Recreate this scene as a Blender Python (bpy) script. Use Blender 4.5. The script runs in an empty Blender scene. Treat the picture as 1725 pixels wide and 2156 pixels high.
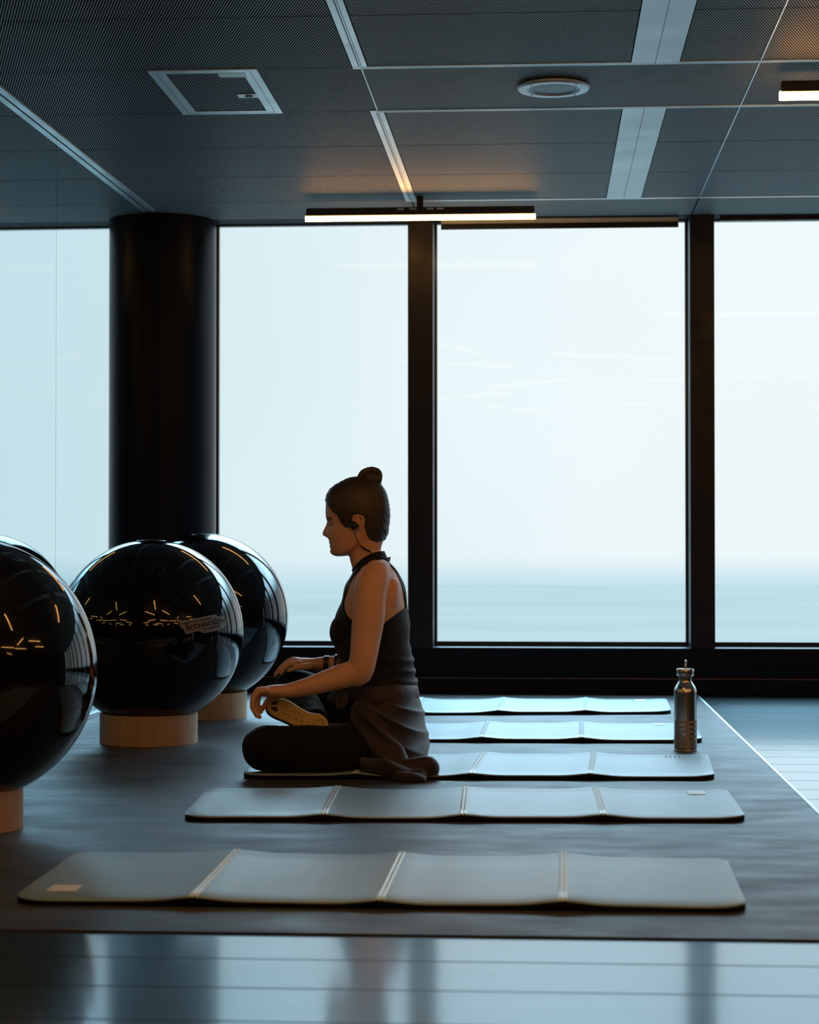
import bpy, bmesh, math, random
from mathutils import Vector, Matrix, noise
import numpy as np
PI = math.pi
sc = bpy.context.scene
COL = sc.collection

# ------------------------------------------------------------------ camera
CAMZ = .71
cd = bpy.data.cameras.new('camera')
cam = bpy.data.objects.new('camera', cd)
COL.objects.link(cam)
sc.camera = cam
cd.sensor_fit = 'HORIZONTAL'
cd.sensor_width = 24.0
cd.lens = 4200 / 1725 * 24.0
cd.clip_end = 20000
cd.dof.use_dof = True
cd.dof.focus_distance = 6.3
cd.dof.aperture_fstop = 4.6
cam.location = (0, 0, CAMZ)
YAW = math.atan(281 / 4200)
PITCH = math.atan(70 / 4200)
cam.rotation_euler = (PI / 2 + PITCH, 0, YAW)

# ------------------------------------------------------------------ colour management
vs = sc.view_settings
vs.view_transform = 'Standard'
vs.look = 'None'
vs.gamma = 1
vs.use_curve_mapping = False
vs.exposure = 0.0
sc.cycles.use_denoising = True
sc.cycles.max_bounces = 10
sc.cycles.diffuse_bounces = 4
sc.cycles.glossy_bounces = 6
sc.cycles.transparent_max_bounces = 12
sc.cycles.caustics_reflective = True
sc.cycles.sample_clamp_indirect = 6

# ------------------------------------------------------------------ world: bright sea fog
w = bpy.data.worlds.new('sea_fog')
sc.world = w
w.use_nodes = True
nt = w.node_tree
nt.nodes.clear()
out = nt.nodes.new('ShaderNodeOutputWorld')
bg = nt.nodes.new('ShaderNodeBackground')
tc = nt.nodes.new('ShaderNodeTexCoord')
sep = nt.nodes.new('ShaderNodeSeparateXYZ')
nt.links.new(tc.outputs['Generated'], sep.inputs[0])
# brighter where the sun hides behind the fog (azimuth near +Y, a bit right)
mr = nt.nodes.new('ShaderNodeMapRange')
mr.interpolation_type = 'SMOOTHSTEP'
mr.inputs['From Min'].default_value = -.30
mr.inputs['From Max'].default_value = .06
nt.links.new(sep.outputs['X'], mr.inputs['Value'])
mx = nt.nodes.new('ShaderNodeMixRGB')
mx.inputs[1].default_value = (.67, .84, .89, 1)
mx.inputs[2].default_value = (.90, .96, .985, 1)
nt.links.new(mr.outputs[0], mx.inputs[0])
# fog bank a little denser and bluer low down
mr2 = nt.nodes.new('ShaderNodeMapRange')
mr2.interpolation_type = 'SMOOTHSTEP'
mr2.inputs['From Min'].default_value = -.021
mr2.inputs['From Max'].default_value = -.003
nt.links.new(sep.outputs['Z'], mr2.inputs['Value'])
mx2 = nt.nodes.new('ShaderNodeMixRGB')
mx2.blend_type = 'MIX'
mx2.inputs[1].default_value = (.60, .79, .87, 1)
nt.links.new(mr2.outputs[0], mx2.inputs[0])
nt.links.new(mx.outputs[0], mx2.inputs[2])
nz = nt.nodes.new('ShaderNodeTexNoise')
nz.inputs['Scale'].default_value = 5
nz.inputs['Detail'].default_value = 2
nt.links.new(tc.outputs['Generated'], nz.inputs['Vector'])
mr3 = nt.nodes.new('ShaderNodeMapRange')
mr3.inputs['From Min'].default_value = .3
mr3.inputs['From Max'].default_value = .7
mr3.inputs['To Min'].default_value = .97
mr3.inputs['To Max'].default_value = 1.02
nt.links.new(nz.outputs[0], mr3.inputs['Value'])
mx3 = nt.nodes.new('ShaderNodeMixRGB')
mx3.blend_type = 'MULTIPLY'
mx3.inputs[0].default_value = 1
nt.links.new(mx2.outputs[0], mx3.inputs[1])
nt.links.new(mr3.outputs[0], mx3.inputs[2])
# the high sky is tinted bluer than the fog bank to cool the room light
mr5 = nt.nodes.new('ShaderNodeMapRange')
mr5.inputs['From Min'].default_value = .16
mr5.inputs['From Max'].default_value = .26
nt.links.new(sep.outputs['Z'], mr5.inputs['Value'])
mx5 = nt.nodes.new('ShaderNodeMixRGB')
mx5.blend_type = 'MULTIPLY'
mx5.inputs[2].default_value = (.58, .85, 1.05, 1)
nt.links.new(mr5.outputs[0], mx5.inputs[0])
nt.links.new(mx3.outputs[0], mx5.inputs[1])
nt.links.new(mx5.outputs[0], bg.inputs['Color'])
# overcast sky: strength boosted overhead, above the window view, to light the room
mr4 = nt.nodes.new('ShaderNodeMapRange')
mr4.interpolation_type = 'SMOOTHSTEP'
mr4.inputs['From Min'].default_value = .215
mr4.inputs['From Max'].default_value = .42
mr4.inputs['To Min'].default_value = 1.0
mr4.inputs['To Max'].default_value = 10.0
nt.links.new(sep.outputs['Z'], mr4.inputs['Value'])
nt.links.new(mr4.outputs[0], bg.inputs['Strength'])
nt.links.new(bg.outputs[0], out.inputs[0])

# ------------------------------------------------------------------ helpers
def sets(o, label=None, cat=None, group=None, kind=None):
    if label: o['label'] = label
    if cat: o['category'] = cat
    if group: o['group'] = group
    if kind: o['kind'] = kind
    return o

def thing(name, label, cat, loc=(0, 0, 0), rz=0, group=None):
    o = bpy.data.objects.new(name, None)
    COL.objects.link(o)
    o.location = loc
    o.rotation_euler = (0, 0, rz)
    o.empty_display_size = .05
    return sets(o, label, cat, group)

def link(name, me, mat, parent=None, smooth=False, autos=None):
    o = bpy.data.objects.new(name, me)
    COL.objects.link(o)
    if mat is not None:
        me.materials.clear()
        me.materials.append(mat)
    if smooth:
        for p in me.polygons: p.use_smooth = True
    if autos is not None:
        for p in me.polygons: p.use_smooth = True
        b = bmesh.new(); b.from_mesh(me)
        for e in b.edges:
            if len(e.link_faces) == 2 and e.calc_face_angle(0) > autos: e.smooth = False
        b.to_mesh(me); b.free()
    if parent is not None: o.parent = parent
    return o

def mesh(name, verts, faces, mat, parent=None, smooth=False, autos=None):
    me = bpy.data.meshes.new(name)
    me.from_pydata([tuple(v) for v in verts], [], faces)
    me.update()
    return link(name, me, mat, parent, smooth, autos)

class MB:
    def __init__(s): s.v = []; s.f = []
    def add(s, v, f):
        n = len(s.v); s.v += [tuple(p) for p in v]; s.f += [tuple(i + n for i in q) for q in f]
    def box(s, x0, x1, y0, y1, z0, z1):
        s.add([(x0,y0,z0),(x1,y0,z0),(x1,y1,z0),(x0,y1,z0),(x0,y0,z1),(x1,y0,z1),(x1,y1,z1),(x0,y1,z1)],
              [(0,3,2,1),(4,5,6,7),(0,1,5,4),(1,2,6,5),(2,3,7,6),(3,0,4,7)])
    def tube(s, pts, rad, n=12, caps=True):
        pts = [Vector(p) for p in pts]
        if not hasattr(rad, '__len__'): rad = [rad] * len(pts)
        v = []; f = []; up = None
        for i, p in enumerate(pts):
            d = (pts[min(i+1, len(pts)-1)] - pts[max(i-1, 0)]).normalized()
            if up is None:
                up = Vector((0,0,1)) if abs(d.z) < .9 else Vector((1,0,0))
            a = d.cross(up)
            if a.length < 1e-6: a = d.cross(Vector((0,1,0)))
            a.normalize(); b = a.cross(d).normalized(); up = b
            for k in range(n):
                t = 2*PI*k/n
                v.append(p + (a*math.cos(t) + b*math.sin(t))*rad[i])
        for i in range(len(pts)-1):
            for k in range(n):
                f.append((i*n+k, i*n+(k+1)%n, (i+1)*n+(k+1)%n, (i+1)*n+k))
        if caps:
            f.append(tuple(range(n-1, -1, -1))); f.append(tuple((len(pts)-1)*n+k for k in range(n)))
        s.add(v, f)
    def lathe(s, prof, n=48, cx=0, cy=0):
        v = []; f = []
        for r, z in prof:
            for k in range(n):
                t = 2*PI*k/n
                v.append((cx+r*math.cos(t), cy+r*math.sin(t), z))
        m = len(prof)
        for i in range(m-1):
            for k in range(n):
                f.append((i*n+k, i*n+(k+1)%n, (i+1)*n+(k+1)%n, (i+1)*n+k))
        if prof[0][0] > 1e-5: f.append(tuple(range(n-1,-1,-1)))
        if prof[-1][0] > 1e-5: f.append(tuple((m-1)*n+k for k in range(n)))
        s.add(v, f)
    def prism(s, poly, z0, z1):
        n = len(poly)
        s.add([(x,y,z0) for x,y in poly]+[(x,y,z1) for x,y in poly],
              [tuple(range(n-1,-1,-1)), tuple(range(n,2*n))]+[(i,(i+1)%n,n+(i+1)%n,n+i) for i in range(n)])
    def build(s, name, mat, parent=None, smooth=False, autos=None, bevel=0):
        o = mesh(name, s.v, s.f, mat, parent, smooth, autos)
        if bevel:
            m = o.modifiers.new('bevel', 'BEVEL'); m.width = bevel; m.segments = 2; m.limit_method = 'ANGLE'
        return o

def pmat(name, col, rough=.5, metal=0, spec=.5, ior=1.5, coat=0, coat_r=.05, emis=None, es=0):
    m = bpy.data.materials.new(name); m.use_nodes = True
    b = m.node_tree.nodes['Principled BSDF']
    b.inputs['Base Color'].default_value = (*col, 1)
    b.inputs['Roughness'].default_value = rough
    b.inputs['Metallic'].default_value = metal
    b.inputs['IOR'].default_value = ior
    b.inputs['Specular IOR Level'].default_value = spec
    b.inputs['Coat Weight'].default_value = coat
    b.inputs['Coat Roughness'].default_value = coat_r
    if emis:
        b.inputs['Emission Color'].default_value = (*emis, 1)
        b.inputs['Emission Strength'].default_value = es
    return m

def N(m, t, **kw):
    n = m.node_tree.nodes.new(t)
    for k, v in kw.items():
        if k.startswith('i_'): n.inputs[k[2:].replace('_', ' ')].default_value = v
        else: setattr(n, k, v)
    return n
def L(m, a, b): m.node_tree.links.new(a, b)
def MTH(m, op, a, b=None, c=None):
    n = m.node_tree.nodes.new('ShaderNodeMath'); n.operation = op
    for i, x in enumerate((a, b, c)):
        if x is None: continue
        if isinstance(x, (int, float)): n.inputs[i].default_value = x
        else: L(m, x, n.inputs[i])
    return n.outputs[0]
def bsdf(m): return m.node_tree.nodes['Principled BSDF']
def objco(m):
    t = N(m, 'ShaderNodeTexCoord'); return t.outputs['Object']
def noisy(m, scale, lo, hi, target, detail=4, stretch=None, rough=.6):
    """noise driven scalar into an input of the principled shader"""
    co = objco(m)
    if stretch:
        mp = N(m, 'ShaderNodeMapping'); mp.inputs['Scale'].default_value = stretch
        L(m, co, mp.inputs[0]); co = mp.outputs[0]
    n = N(m, 'ShaderNodeTexNoise', i_Scale=scale, i_Detail=detail, i_Roughness=rough)
    L(m, co, n.inputs['Vector'])
    r = N(m, 'ShaderNodeMapRange'); r.inputs['From Min'].default_value = .3; r.inputs['From Max'].default_value = .7
    r.inputs['To Min'].default_value = lo; r.inputs['To Max'].default_value = hi
    L(m, n.outputs[0], r.inputs['Value'])
    if target: L(m, r.outputs[0], bsdf(m).inputs[target])
    return r.outputs[0]
def colnoise(m, scale, c0, c1, stretch=None, detail=4):
    f = noisy(m, scale, 0, 1, None, detail, stretch)
    x = N(m, 'ShaderNodeMixRGB'); x.inputs[1].default_value = (*c0, 1); x.inputs[2].default_value = (*c1, 1)
    L(m, f, x.inputs[0]); L(m, x.outputs[0], bsdf(m).inputs['Base Color'])
    return x
def bump(m, scale, strength, dist=.001, stretch=None, detail=3):
    h = noisy(m, scale, 0, 1, None, detail, stretch)
    b = N(m, 'ShaderNodeBump', i_Strength=strength, i_Distance=dist)
    L(m, h, b.inputs['Height']); L(m, b.outputs[0], bsdf(m).inputs['Normal'])

# ------------------------------------------------------------------ materials
M = {}
M['black_frame'] = pmat('black_frame', (.007, .009, .0135), .38, spec=.25)
noisy(M['black_frame'], 9, .3, .5, 'Roughness')
M['frame_inner'] = pmat('frame_inner', (.05, .06, .07), .25, .6)
M['pillar'] = pmat('pillar', (.006, .008, .012), .32, spec=.08)
noisy(M['pillar'], 3, .24, .36, 'Roughness', stretch=(1,1,.3))
M['alu'] = pmat('alu', (.64, .71, .75), .42, .9)
noisy(M['alu'], 6, .36, .5, 'Roughness')
M['white_metal'] = pmat('white_metal', (.58, .66, .70), .42, .55)
noisy(M['white_metal'], 5, .38, .5, 'Roughness')
M['groove'] = pmat('groove', (.04, .05, .06), .5)
M['dark_void'] = pmat('dark_void', (.004, .005, .007), .9)
M['lamp_body'] = pmat('lamp_body', (.012, .011, .012), .45)
M['lamp_tube'] = pmat('lamp_tube', (1, .85, .6), .4, emis=(1, .47, .14), es=29)
M['plywood'] = pmat('plywood', (.56, .37, .22), .5)
colnoise(M['plywood'], 30, (.60, .40, .24), (.50, .32, .18), stretch=(1, 1, .08))
M['ball'] = pmat('ball', (.005, .005, .007), .05)
noisy(M['ball'], 7, .03, .06, 'Roughness')
M['ball_plug'] = pmat('ball_plug', (.010, .011, .013), .22)
M['decal'] = pmat('decal', (.26, .245, .25), .35)
M['decal_ink'] = pmat('decal_ink', (.006, .006, .008), .3)
M['wall_dark'] = pmat('wall_dark', (.015, .015, .017), .6)
noisy(M['wall_dark'], 2, .5, .7, 'Roughness')

def mesh_ceiling_mat(name, kA, kB, hi=.52):
    """expanded metal sheet: strands running at +-18.7 degrees, dark openings between"""
    m = pmat(name, (.3, .35, .38), .5, .35)
    co = objco(m); s = N(m, 'ShaderNodeSeparateXYZ'); L(m, co, s.inputs[0])
    X, Y = s.outputs[0], s.outputs[1]
    a = math.radians(18.7); p = .0082
    def fam(sg):
        u = MTH(m, 'ADD', MTH(m, 'MULTIPLY', X, math.cos(a)/p), MTH(m, 'MULTIPLY', Y, sg*math.sin(a)/p))
        d = MTH(m, 'ABSOLUTE', MTH(m, 'SUBTRACT', MTH(m, 'FRACT', u), .5))
        r = N(m, 'ShaderNodeMapRange'); r.interpolation_type = 'SMOOTHSTEP'
        r.inputs['From Min'].default_value = .19; r.inputs['From Max'].default_value = .09
        L(m, d, r.inputs['Value']); return r.outputs[0]
    A = MTH(m, 'MULTIPLY', fam(1), kA); B = MTH(m, 'MULTIPLY', fam(-1), kB)
    wv = MTH(m, 'MAXIMUM', A, B)
    x = N(m, 'ShaderNodeMixRGB'); x.inputs[1].default_value = (.005, .007, .010, 1)
    x.inputs[2].default_value = (hi, hi*1.12, hi*1.18, 1)
    L(m, wv, x.inputs[0]); L(m, x.outputs[0], bsdf(m).inputs['Base Color'])
    L(m, MTH(m, 'MULTIPLY', wv, .1), bsdf(m).inputs['Metallic'])
    L(m, MTH(m, 'MULTIPLY', wv, .3), bsdf(m).inputs['Specular IOR Level'])
    return m
M['mesh_left'] = mesh_ceiling_mat('expanded_metal_left', 1, .12)
M['mesh_mid'] = mesh_ceiling_mat('expanded_metal_middle', .9, .55)
M['mesh_right'] = mesh_ceiling_mat('expanded_metal_right', .5, .9)

def wood_mat():
    m = pmat('dark_lacquered_oak', (.02, .022, .026), .2, ior=2.3, coat=1, coat_r=.10)
    bsdf(m).inputs['Coat IOR'].default_value = 1.75
    bsdf(m).inputs['Coat Tint'].default_value = (.76, .94, 1, 1)
    co = objco(m); s = N(m, 'ShaderNodeSeparateXYZ'); L(m, co, s.inputs[0])
    y = MTH(m, 'DIVIDE', MTH(m, 'SUBTRACT', s.outputs[1], 5.38), .222)
    d = MTH(m, 'ABSOLUTE', MTH(m, 'SUBTRACT', MTH(m, 'FRACT', MTH(m, 'ADD', y, .5)), .5))
    ln = N(m, 'ShaderNodeMapRange'); ln.inputs['From Min'].default_value = .008; ln.inputs['From Max'].default_value = .03
    L(m, d, ln.inputs['Value'])
    # per-board random
    fl = MTH(m, 'FLOOR', MTH(m, 'ADD', y, .5))
    wn = N(m, 'ShaderNodeTexWhiteNoise', noise_dimensions='1D'); L(m, fl, wn.inputs['W'])
    # grain
    mp = N(m, 'ShaderNodeMapping'); mp.inputs['Scale'].default_value = (1.3, 16, 1); L(m, co, mp.inputs[0])
    n = N(m, 'ShaderNodeTexNoise', i_Scale=2.2, i_Detail=5.0, i_Roughness=.6); L(m, mp.outputs[0], n.inputs['Vector'])
    x = N(m, 'ShaderNodeMixRGB'); x.inputs[1].default_value = (.015, .018, .022, 1); x.inputs[2].default_value = (.05, .058, .07, 1)
    L(m, n.outputs[0], x.inputs[0])
    x2 = N(m, 'ShaderNodeMixRGB'); x2.blend_type = 'MULTIPLY'; x2.inputs[0].default_value = 1
    L(m, x.outputs[0], x2.inputs[1]); L(m, ln.outputs[0], x2.inputs[2])
    L(m, x2.outputs[0], bsdf(m).inputs['Base Color'])
    r = MTH(m, 'ADD', MTH(m, 'MULTIPLY', n.outputs[0], .10), MTH(m, 'MULTIPLY', wn.outputs[0], .04))
    L(m, MTH(m, 'ADD', r, .27), bsdf(m).inputs['Roughness'])
    L(m, MTH(m, 'MULTIPLY', ln.outputs[0], .38), bsdf(m).inputs['Specular IOR Level'])
    hgt = MTH(m, 'MULTIPLY', n.outputs[0], .3)
    L(m, ln.outputs[0], bsdf(m).inputs['Coat Weight'])
    b = N(m, 'ShaderNodeBump', i_Strength=.25, i_Distance=.0008); L(m, hgt, b.inputs['Height'])
    L(m, b.outputs[0], bsdf(m).inputs['Normal'])
    return m
M['wood'] = wood_mat()

M['rubber'] = pmat('grey_rubber_flooring', (.10, .105, .11), .5, spec=.3)
colnoise(M['rubber'], 3.2, (.040, .043, .047), (.078, .083, .090), stretch=(1, 2.2, 1), detail=6)
noisy(M['rubber'], 4, .38, .56, 'Roughness', stretch=(1, 2, 1), detail=6)
M['mat_top'] = pmat('pale_grey_foam', (.36, .40, .42), .40, spec=.8, ior=1.6)
colnoise(M['mat_top'], 4, (.205, .315, .37), (.245, .36, .415))
M['mat_under'] = pmat('black_foam', (.008, .009, .012), .8, spec=.1)
M['mat_seam'] = pmat('mat_seam', (.66, .86, .92), .28)
M['mat_tag'] = pmat('mat_tag', (.92, .95, .96), .35)
M['mat_ink'] = pmat('mat_ink', (.05, .06, .08), .5)

def mirror_mat():
    m = pmat('mirror_glass', (.58, .76, .82), .0, 1)
    return m
M['mirror'] = mirror_mat()
def glass_mat():
    m = bpy.data.materials.new('window_glass'); m.use_nodes = True
    t = m.node_tree; t.nodes.clear()
    o = t.nodes.new('ShaderNodeOutputMaterial'); mix = t.nodes.new('ShaderNodeMixShader')
    tr = t.nodes.new('ShaderNodeBsdfTransparent'); tr.inputs[0].default_value = (.97, .99, .99, 1)
    gl = t.nodes.new('ShaderNodeBsdfGlossy'); gl.inputs['Roughness'].default_value = .0
    fr = t.nodes.new('ShaderNodeFresnel'); fr.inputs[0].default_value = 1.35
    mu = t.nodes.new('ShaderNodeMath'); mu.operation = 'MULTIPLY'; mu.inputs[1].default_value = .07
    t.links.new(fr.outputs[0], mu.inputs[0]); t.links.new(mu.outputs[0], mix.inputs[0]); t.links.new(tr.outputs[0], mix.inputs[1]); t.links.new(gl.outputs[0], mix.inputs[2])
    t.links.new(mix.outputs[0], o.inputs[0]); return m
M['glass'] = glass_mat()
def sea_mat():
    m = pmat('sea_water', (.06, .09, .10), .9, ior=1.33, spec=.0)
    bump(m, .03, .03, 2.0, stretch=(1, 1.6, 1), detail=5)
    colnoise(m, .004, (.118, .100, .088), (.140, .113, .096), stretch=(1, 2, 1))
    return m
M['sea'] = sea_mat()

# ------------------------------------------------------------------ room shell
YW = 9.40            # inner face of the window wall
ZC = 2.26            # ceiling
XR = 10.2
YB = -9.0
def struct(name, mb, mat, parent=None, **k):
    o = mb.build(name, mat, parent, **k)
    if parent is None: o['kind'] = 'structure'
    return o
b = MB(); b.box(-2.4, XR, YB, YW + .02, -.08, .006); struct('floor', b, M['wood'])
# rubber training surface laid on the boards
b = MB(); b.box(-1.90, .715, 3.594, YW, 0.0063, .010); struct('trim_1', b, M['rubber'])
b = MB(); b.box(.715, .723, 3.594, YW, 0.0063, .0115); struct('trim_2', b, M['alu'])
# left wall behind the mirrors
MX0, MY0, MX1, MY1 = -1.850, 6.9, -1.815, 9.4
def mirx(y): return MX0 + (y - MY0) * (MX1 - MX0) / (MY1 - MY0)
b = MB(); n0 = (mirx(YB) - .012, YB); n1 = (mirx(YW) - .012, YW)
b.prism([n0, n1, (-2.4, YW), (-2.4, YB)], 0, ZC + .1); struct('wall_left', b, M['wall_dark'])
b = MB()
bz = [(mirx(YB)+.0, YB), (mirx(YW)+.0, YW), (mirx(YW)-.0115, YW), (mirx(YB)-.0115, YB)]
b.prism([(x+.012, y) for x, y in bz], .0105, .028); struct('baseboard_left', b, M['alu'])
b = MB(); b.box(XR, XR + .2, YB, YW, 0, ZC + .1); struct('wall_right', b, M['wall_dark'])
b = MB(); b.box(-2.4, XR + .2, YB - .2, YB, 0, ZC + .1); struct('wall_back', b, M['wall_dark'])
# window wall: upstand with sill
wf = MB()
wf.box(-2.4, XR, YW, YW + .22, 0, .222)
wf.box(-2.4, XR, YW - .012, YW, 0.0105, .086)
wf.box(-2.4, XR, YW + .0, YW + .22, ZC, ZC + .12)
struct('wall_front', wf, pmat('upstand_panel', (.009, .0115, .016), .6, spec=.08), bevel=.002)
b = MB(); b.box(-2.4, XR, YW - .004, YW + .22, .222, .228); struct('trim_3', b, M['black_frame'])
b = MB(); b.box(-2.4, XR, YW - .014, YW - .0122, .084, .088); struct('trim_4', b, pmat('copper_line', (.16, .10, .07), .45))
# mullions and windows
mull = [(-.635, -.518), (.689, .803)]
x = .803 + 1.21
while x < XR - 1:
    mull.append((x, x + .116)); x += 1.326
ms = []
for i, (a, c) in enumerate(mull):
    b = MB(); b.box(a, c, YW - .0, YW + .22, .2285, ZC)
    o = struct('trim_%d' % (5 + i), b, M['black_frame'], bevel=.002)
edges = [(-1.575, mull[0][0])] + [(mull[i][1], mull[i+1][0]) for i in range(len(mull)-1)] + [(mull[-1][1], XR - .1)]
for i, (a, c) in enumerate(edges):
    fr = MB(); t = .012; y0, y1 = YW + .150, YW + .185
    z0, z1 = .2285, ZC - .002
    fr.box(a, a+t, y0, y1, z0, z1); fr.box(c-t, c, y0, y1, z0, z1)
    fr.box(a+t, c-t, y0, y1, z0, z0+.022); fr.box(a+t, c-t, y0, y1, z1-.006, z1)
    w_ = struct('window_%d' % (i+1), fr, M['frame_inner'])
    g = MB(); g.box(a+t*.6, c-t*.6, YW+.165, YW+.171, z0+.01, z1-.003)
    g.build('window_pane', M['glass'], w_)
# jamb beside the pillar
b = MB(); b.box(-1.64, -1.576, YW - .0, YW + .22, .2285, ZC); struct('trim_20', b, M['frame_inner'])
# sea far below
b = MB(); b.add([(-4000, 12, -42), (4000, 12, -42), (4000, 2150, -42), (-4000, 2150, -42)], [(0,1,2,3)])
o = struct('sea', b, M['sea'])

# ------------------------------------------------------------------ ceiling
rows = [4.55, 5.17, 5.79, 6.42, 7.07, 7.69, 8.31, 8.925, 9.40]
b = MB(); b.box(-2.4, XR + .2, YB, YW + .22, ZC + .045, ZC + .12); ceil = struct('ceiling', b, M['dark_void'])
G = .0035
def ceil_panel(x0, x1, y0, y1, mat, parent, nm='ceiling_panel'):
    p = MB(); p.box(x0+G, x1-G, y0+G, y1-G, ZC, ZC + .022)
    return p.build(nm, M[mat], parent)
xl = -2.02
for i in range(len(rows)-1):
    y0, y1 = rows[i], rows[i+1]
    full = (i == 3 or i == 7)
    if full:
        ceil_panel(xl, -.587, y0, y1, 'mesh_left', ceil)
        ceil_panel(-.587, .697, y0, y1, 'mesh_mid', ceil)
    else:
        ceil_panel(xl, -.614, y0, y1, 'mesh_left', ceil)
        ceil_panel(-.566, .285, y0, y1, 'mesh_mid', ceil)
        ceil_panel(.438, .697, y0, y1, 'mesh_right', ceil)
    ceil_panel(.697, 2.0, y0, y1, 'mesh_right', ceil)
    ceil_panel(2.0, 6.0, y0, y1, 'mesh_right', ceil)
    ceil_panel(6.0, XR, y0, y1, 'mesh_right', ceil)
y = rows[0]
while y > YB + .2:
    y0 = max(y - 1.24, YB)
    for a, c in ((xl, 2.0), (2.0, 6.0), (6.0, XR)):
        ceil_panel(a, c, y0, y, 'mesh_mid', ceil)
    y = y0
# thin light joint lines
for k, (xx, ya, yb) in enumerate(((-.587, 6.42, 7.07), (.697, 4.55, 8.9))):
    p = MB(); p.box(xx-.0022, xx+.0022, ya, yb, ZC-.001, ZC+.01); p.build('joint_strip', M['alu'], ceil)
# recessed light metal tracks and the double beam covers
tn = [21]
def track(boxes, groove=None, mat='alu', dz=.002):
    b = MB()
    for x0, x1, y0, y1 in boxes: b.box(x0, x1, y0, y1, ZC - dz, ZC + .03)
    o = struct('trim_%d' % tn[0], b, M[mat]); tn[0] += 1
    if groove:
        g = MB()
        for x0, x1, y0, y1 in groove: g.box(x0, x1, y0, y1, ZC - dz - .0006, ZC - dz + .004)
        g.build('groove', M['groove'], o)
    return o
for (ya, yb, near) in ((4.4, 6.42, False), (7.07, 8.925, True)):
    bo = [(-.614, -.566, ya, yb)]
    gr = [(-.594, -.590, ya+.02 if near else ya, yb-.02), (-.5855, -.5835, ya+.02 if near else ya, yb-.02)]
    track(bo, gr)
    track([(.285, .438, ya, yb - .012 if not near else yb)], [(.3605, .3625, ya, yb)], mat='white_metal')
# cross tracks
track([(-.614, XR, 6.408, 6.434)], [(-.59, XR, 6.419, 6.4215)], dz=.0025)
track([(-.614, XR, 7.060, 7.086)], [(-.59, XR, 7.0715, 7.0745)], dz=.0025)
track([(-.614, XR, 8.915, 8.940)], None, dz=.0025)
# edge trim along the mirror
b = MB()
def strip(xo0, xo1, z0, z1, y0=3.0, y1=YW-.3):
    b.prism([(mirx(y0)+xo0, y0), (mirx(y0)+xo1, y0), (mirx(y1)+xo1, y1), (mirx(y1)+xo0, y1)], z0, z1)
strip(.004, .030, ZC-.006, ZC+.004); struct('trim_40', b, M['alu'])
# mirrors on the left wall
for k, (ya, yb, lab) in enumerate(((7.45, 9.17, 'tall wall mirror beside the black pillar, reflecting window and ceiling'),
                                   (5.0, 7.447, 'wall mirror panel nearer the front, left of the thin vertical mirror joint'),
                                   (2.6, 4.997, 'mirror panel on the left wall outside the picture'))):
    m_ = MB()
    m_.prism([(mirx(ya), ya), (mirx(yb), yb), (mirx(yb)-.006, yb), (mirx(ya)-.006, ya)], .03, ZC-.003)
    o = m_.build('wall_mirror', M['mirror']); sets(o, lab, 'mirror', 'mirrors on the left wall')
# black round pillar
b = MB(); b.lathe([(.255, .0), (.255, ZC)], 96, -1.815, YW + .03); struct('trim_41', b, M['pillar'], autos=.6)
# ------------------------------------------------------------------ ceiling fittings
def lamp(x, y, rz, length, label, z=ZC - .085, group='warm LED tube lights under the ceiling', r=.014):
    t = thing('tube_light', label, 'ceiling light', (x, y, z), rz, group)
    h = length / 2
    b = MB(); b.box(-h, h, -.022, .022, -.001, .034); b.build('lamp_housing', M['lamp_body'], t, bevel=.003)
    b = MB(); b.tube([(-h-.004, 0, -.0105), (h+.004, 0, -.0105)], r, 16); b.build('light_tube', M['lamp_tube'], t, autos=.6)
    b = MB(); b.box(-.014, .014, -.010, .010, .034, ZC - z - .0005)
    b.build('ceiling_bracket', M['lamp_body'], t)
    if label.startswith('long'):
        for c0 in (-.10, -.045, .03, .075):
            b = MB(); b.box(c0, c0+.03, -.0235, -.0215, .022, .028); b.build('clip', M['alu'], t)
    return t
lamp(-.543, 8.82, 0, 1.015, 'long warm tube light hanging before the window heads, centre of the ceiling', r=.0118)
lamp(1.31, 6.50, .0, 1.08, 'tube light near the right edge under the mesh ceiling, glow on the mesh above', r=.0155)
random.seed(11)
pos = []
tries = 0
while len(pos) < 17 and tries < 4000:
    tries += 1
    x = random.uniform(-1.2, 4.6); y = random.uniform(-2.2, 4.5)
    if abs(x - .3) < .8 and abs(y) < 1.2: continue
    if all((x-a)**2 + (y-c)**2 > 1.15**2 for a, c in pos): pos.append((x, y))
for x, y in pos:
    lamp(x, y, random.uniform(0, PI), 1.05, 'warm tube light at a random angle, seen only reflected in the black balls', group='tube lights behind the viewer')

# round ceiling speaker
t = thing('ceiling_speaker', 'round flush speaker with pale rim set in the mesh ceiling', 'speaker', (.037, 6.70, ZC))
b = MB(); b.lathe([(.086, -.013), (.090, -.020), (.117, -.020), (.121, -.014), (.121, -.009), (.100, .0), (.086, .0)], 72); b.build('rim', M['white_metal'], t, autos=.5)
b = MB(); b.lathe([(.0, -.0145), (.05, -.0155), (.086, -.0125), (.088, -.003), (.0, -.003)], 64)
gm = pmat('speaker_grille', (.20, .23, .25), .5, .4)
b.build('grille', gm, t, autos=.5)
b = MB(); b.lathe([(.100, -.001), (.100, .02)], 48); b.build('speaker_can', M['lamp_body'], t)
for k in range(4):
    a = PI/4 + k*PI/2
    b = MB(); b.lathe([(.0, -.0215), (.0035, -.0212), (.004, -.019)], 10, .104*math.cos(a), .104*math.sin(a)); b.build('screw', M['groove'], t)

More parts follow.
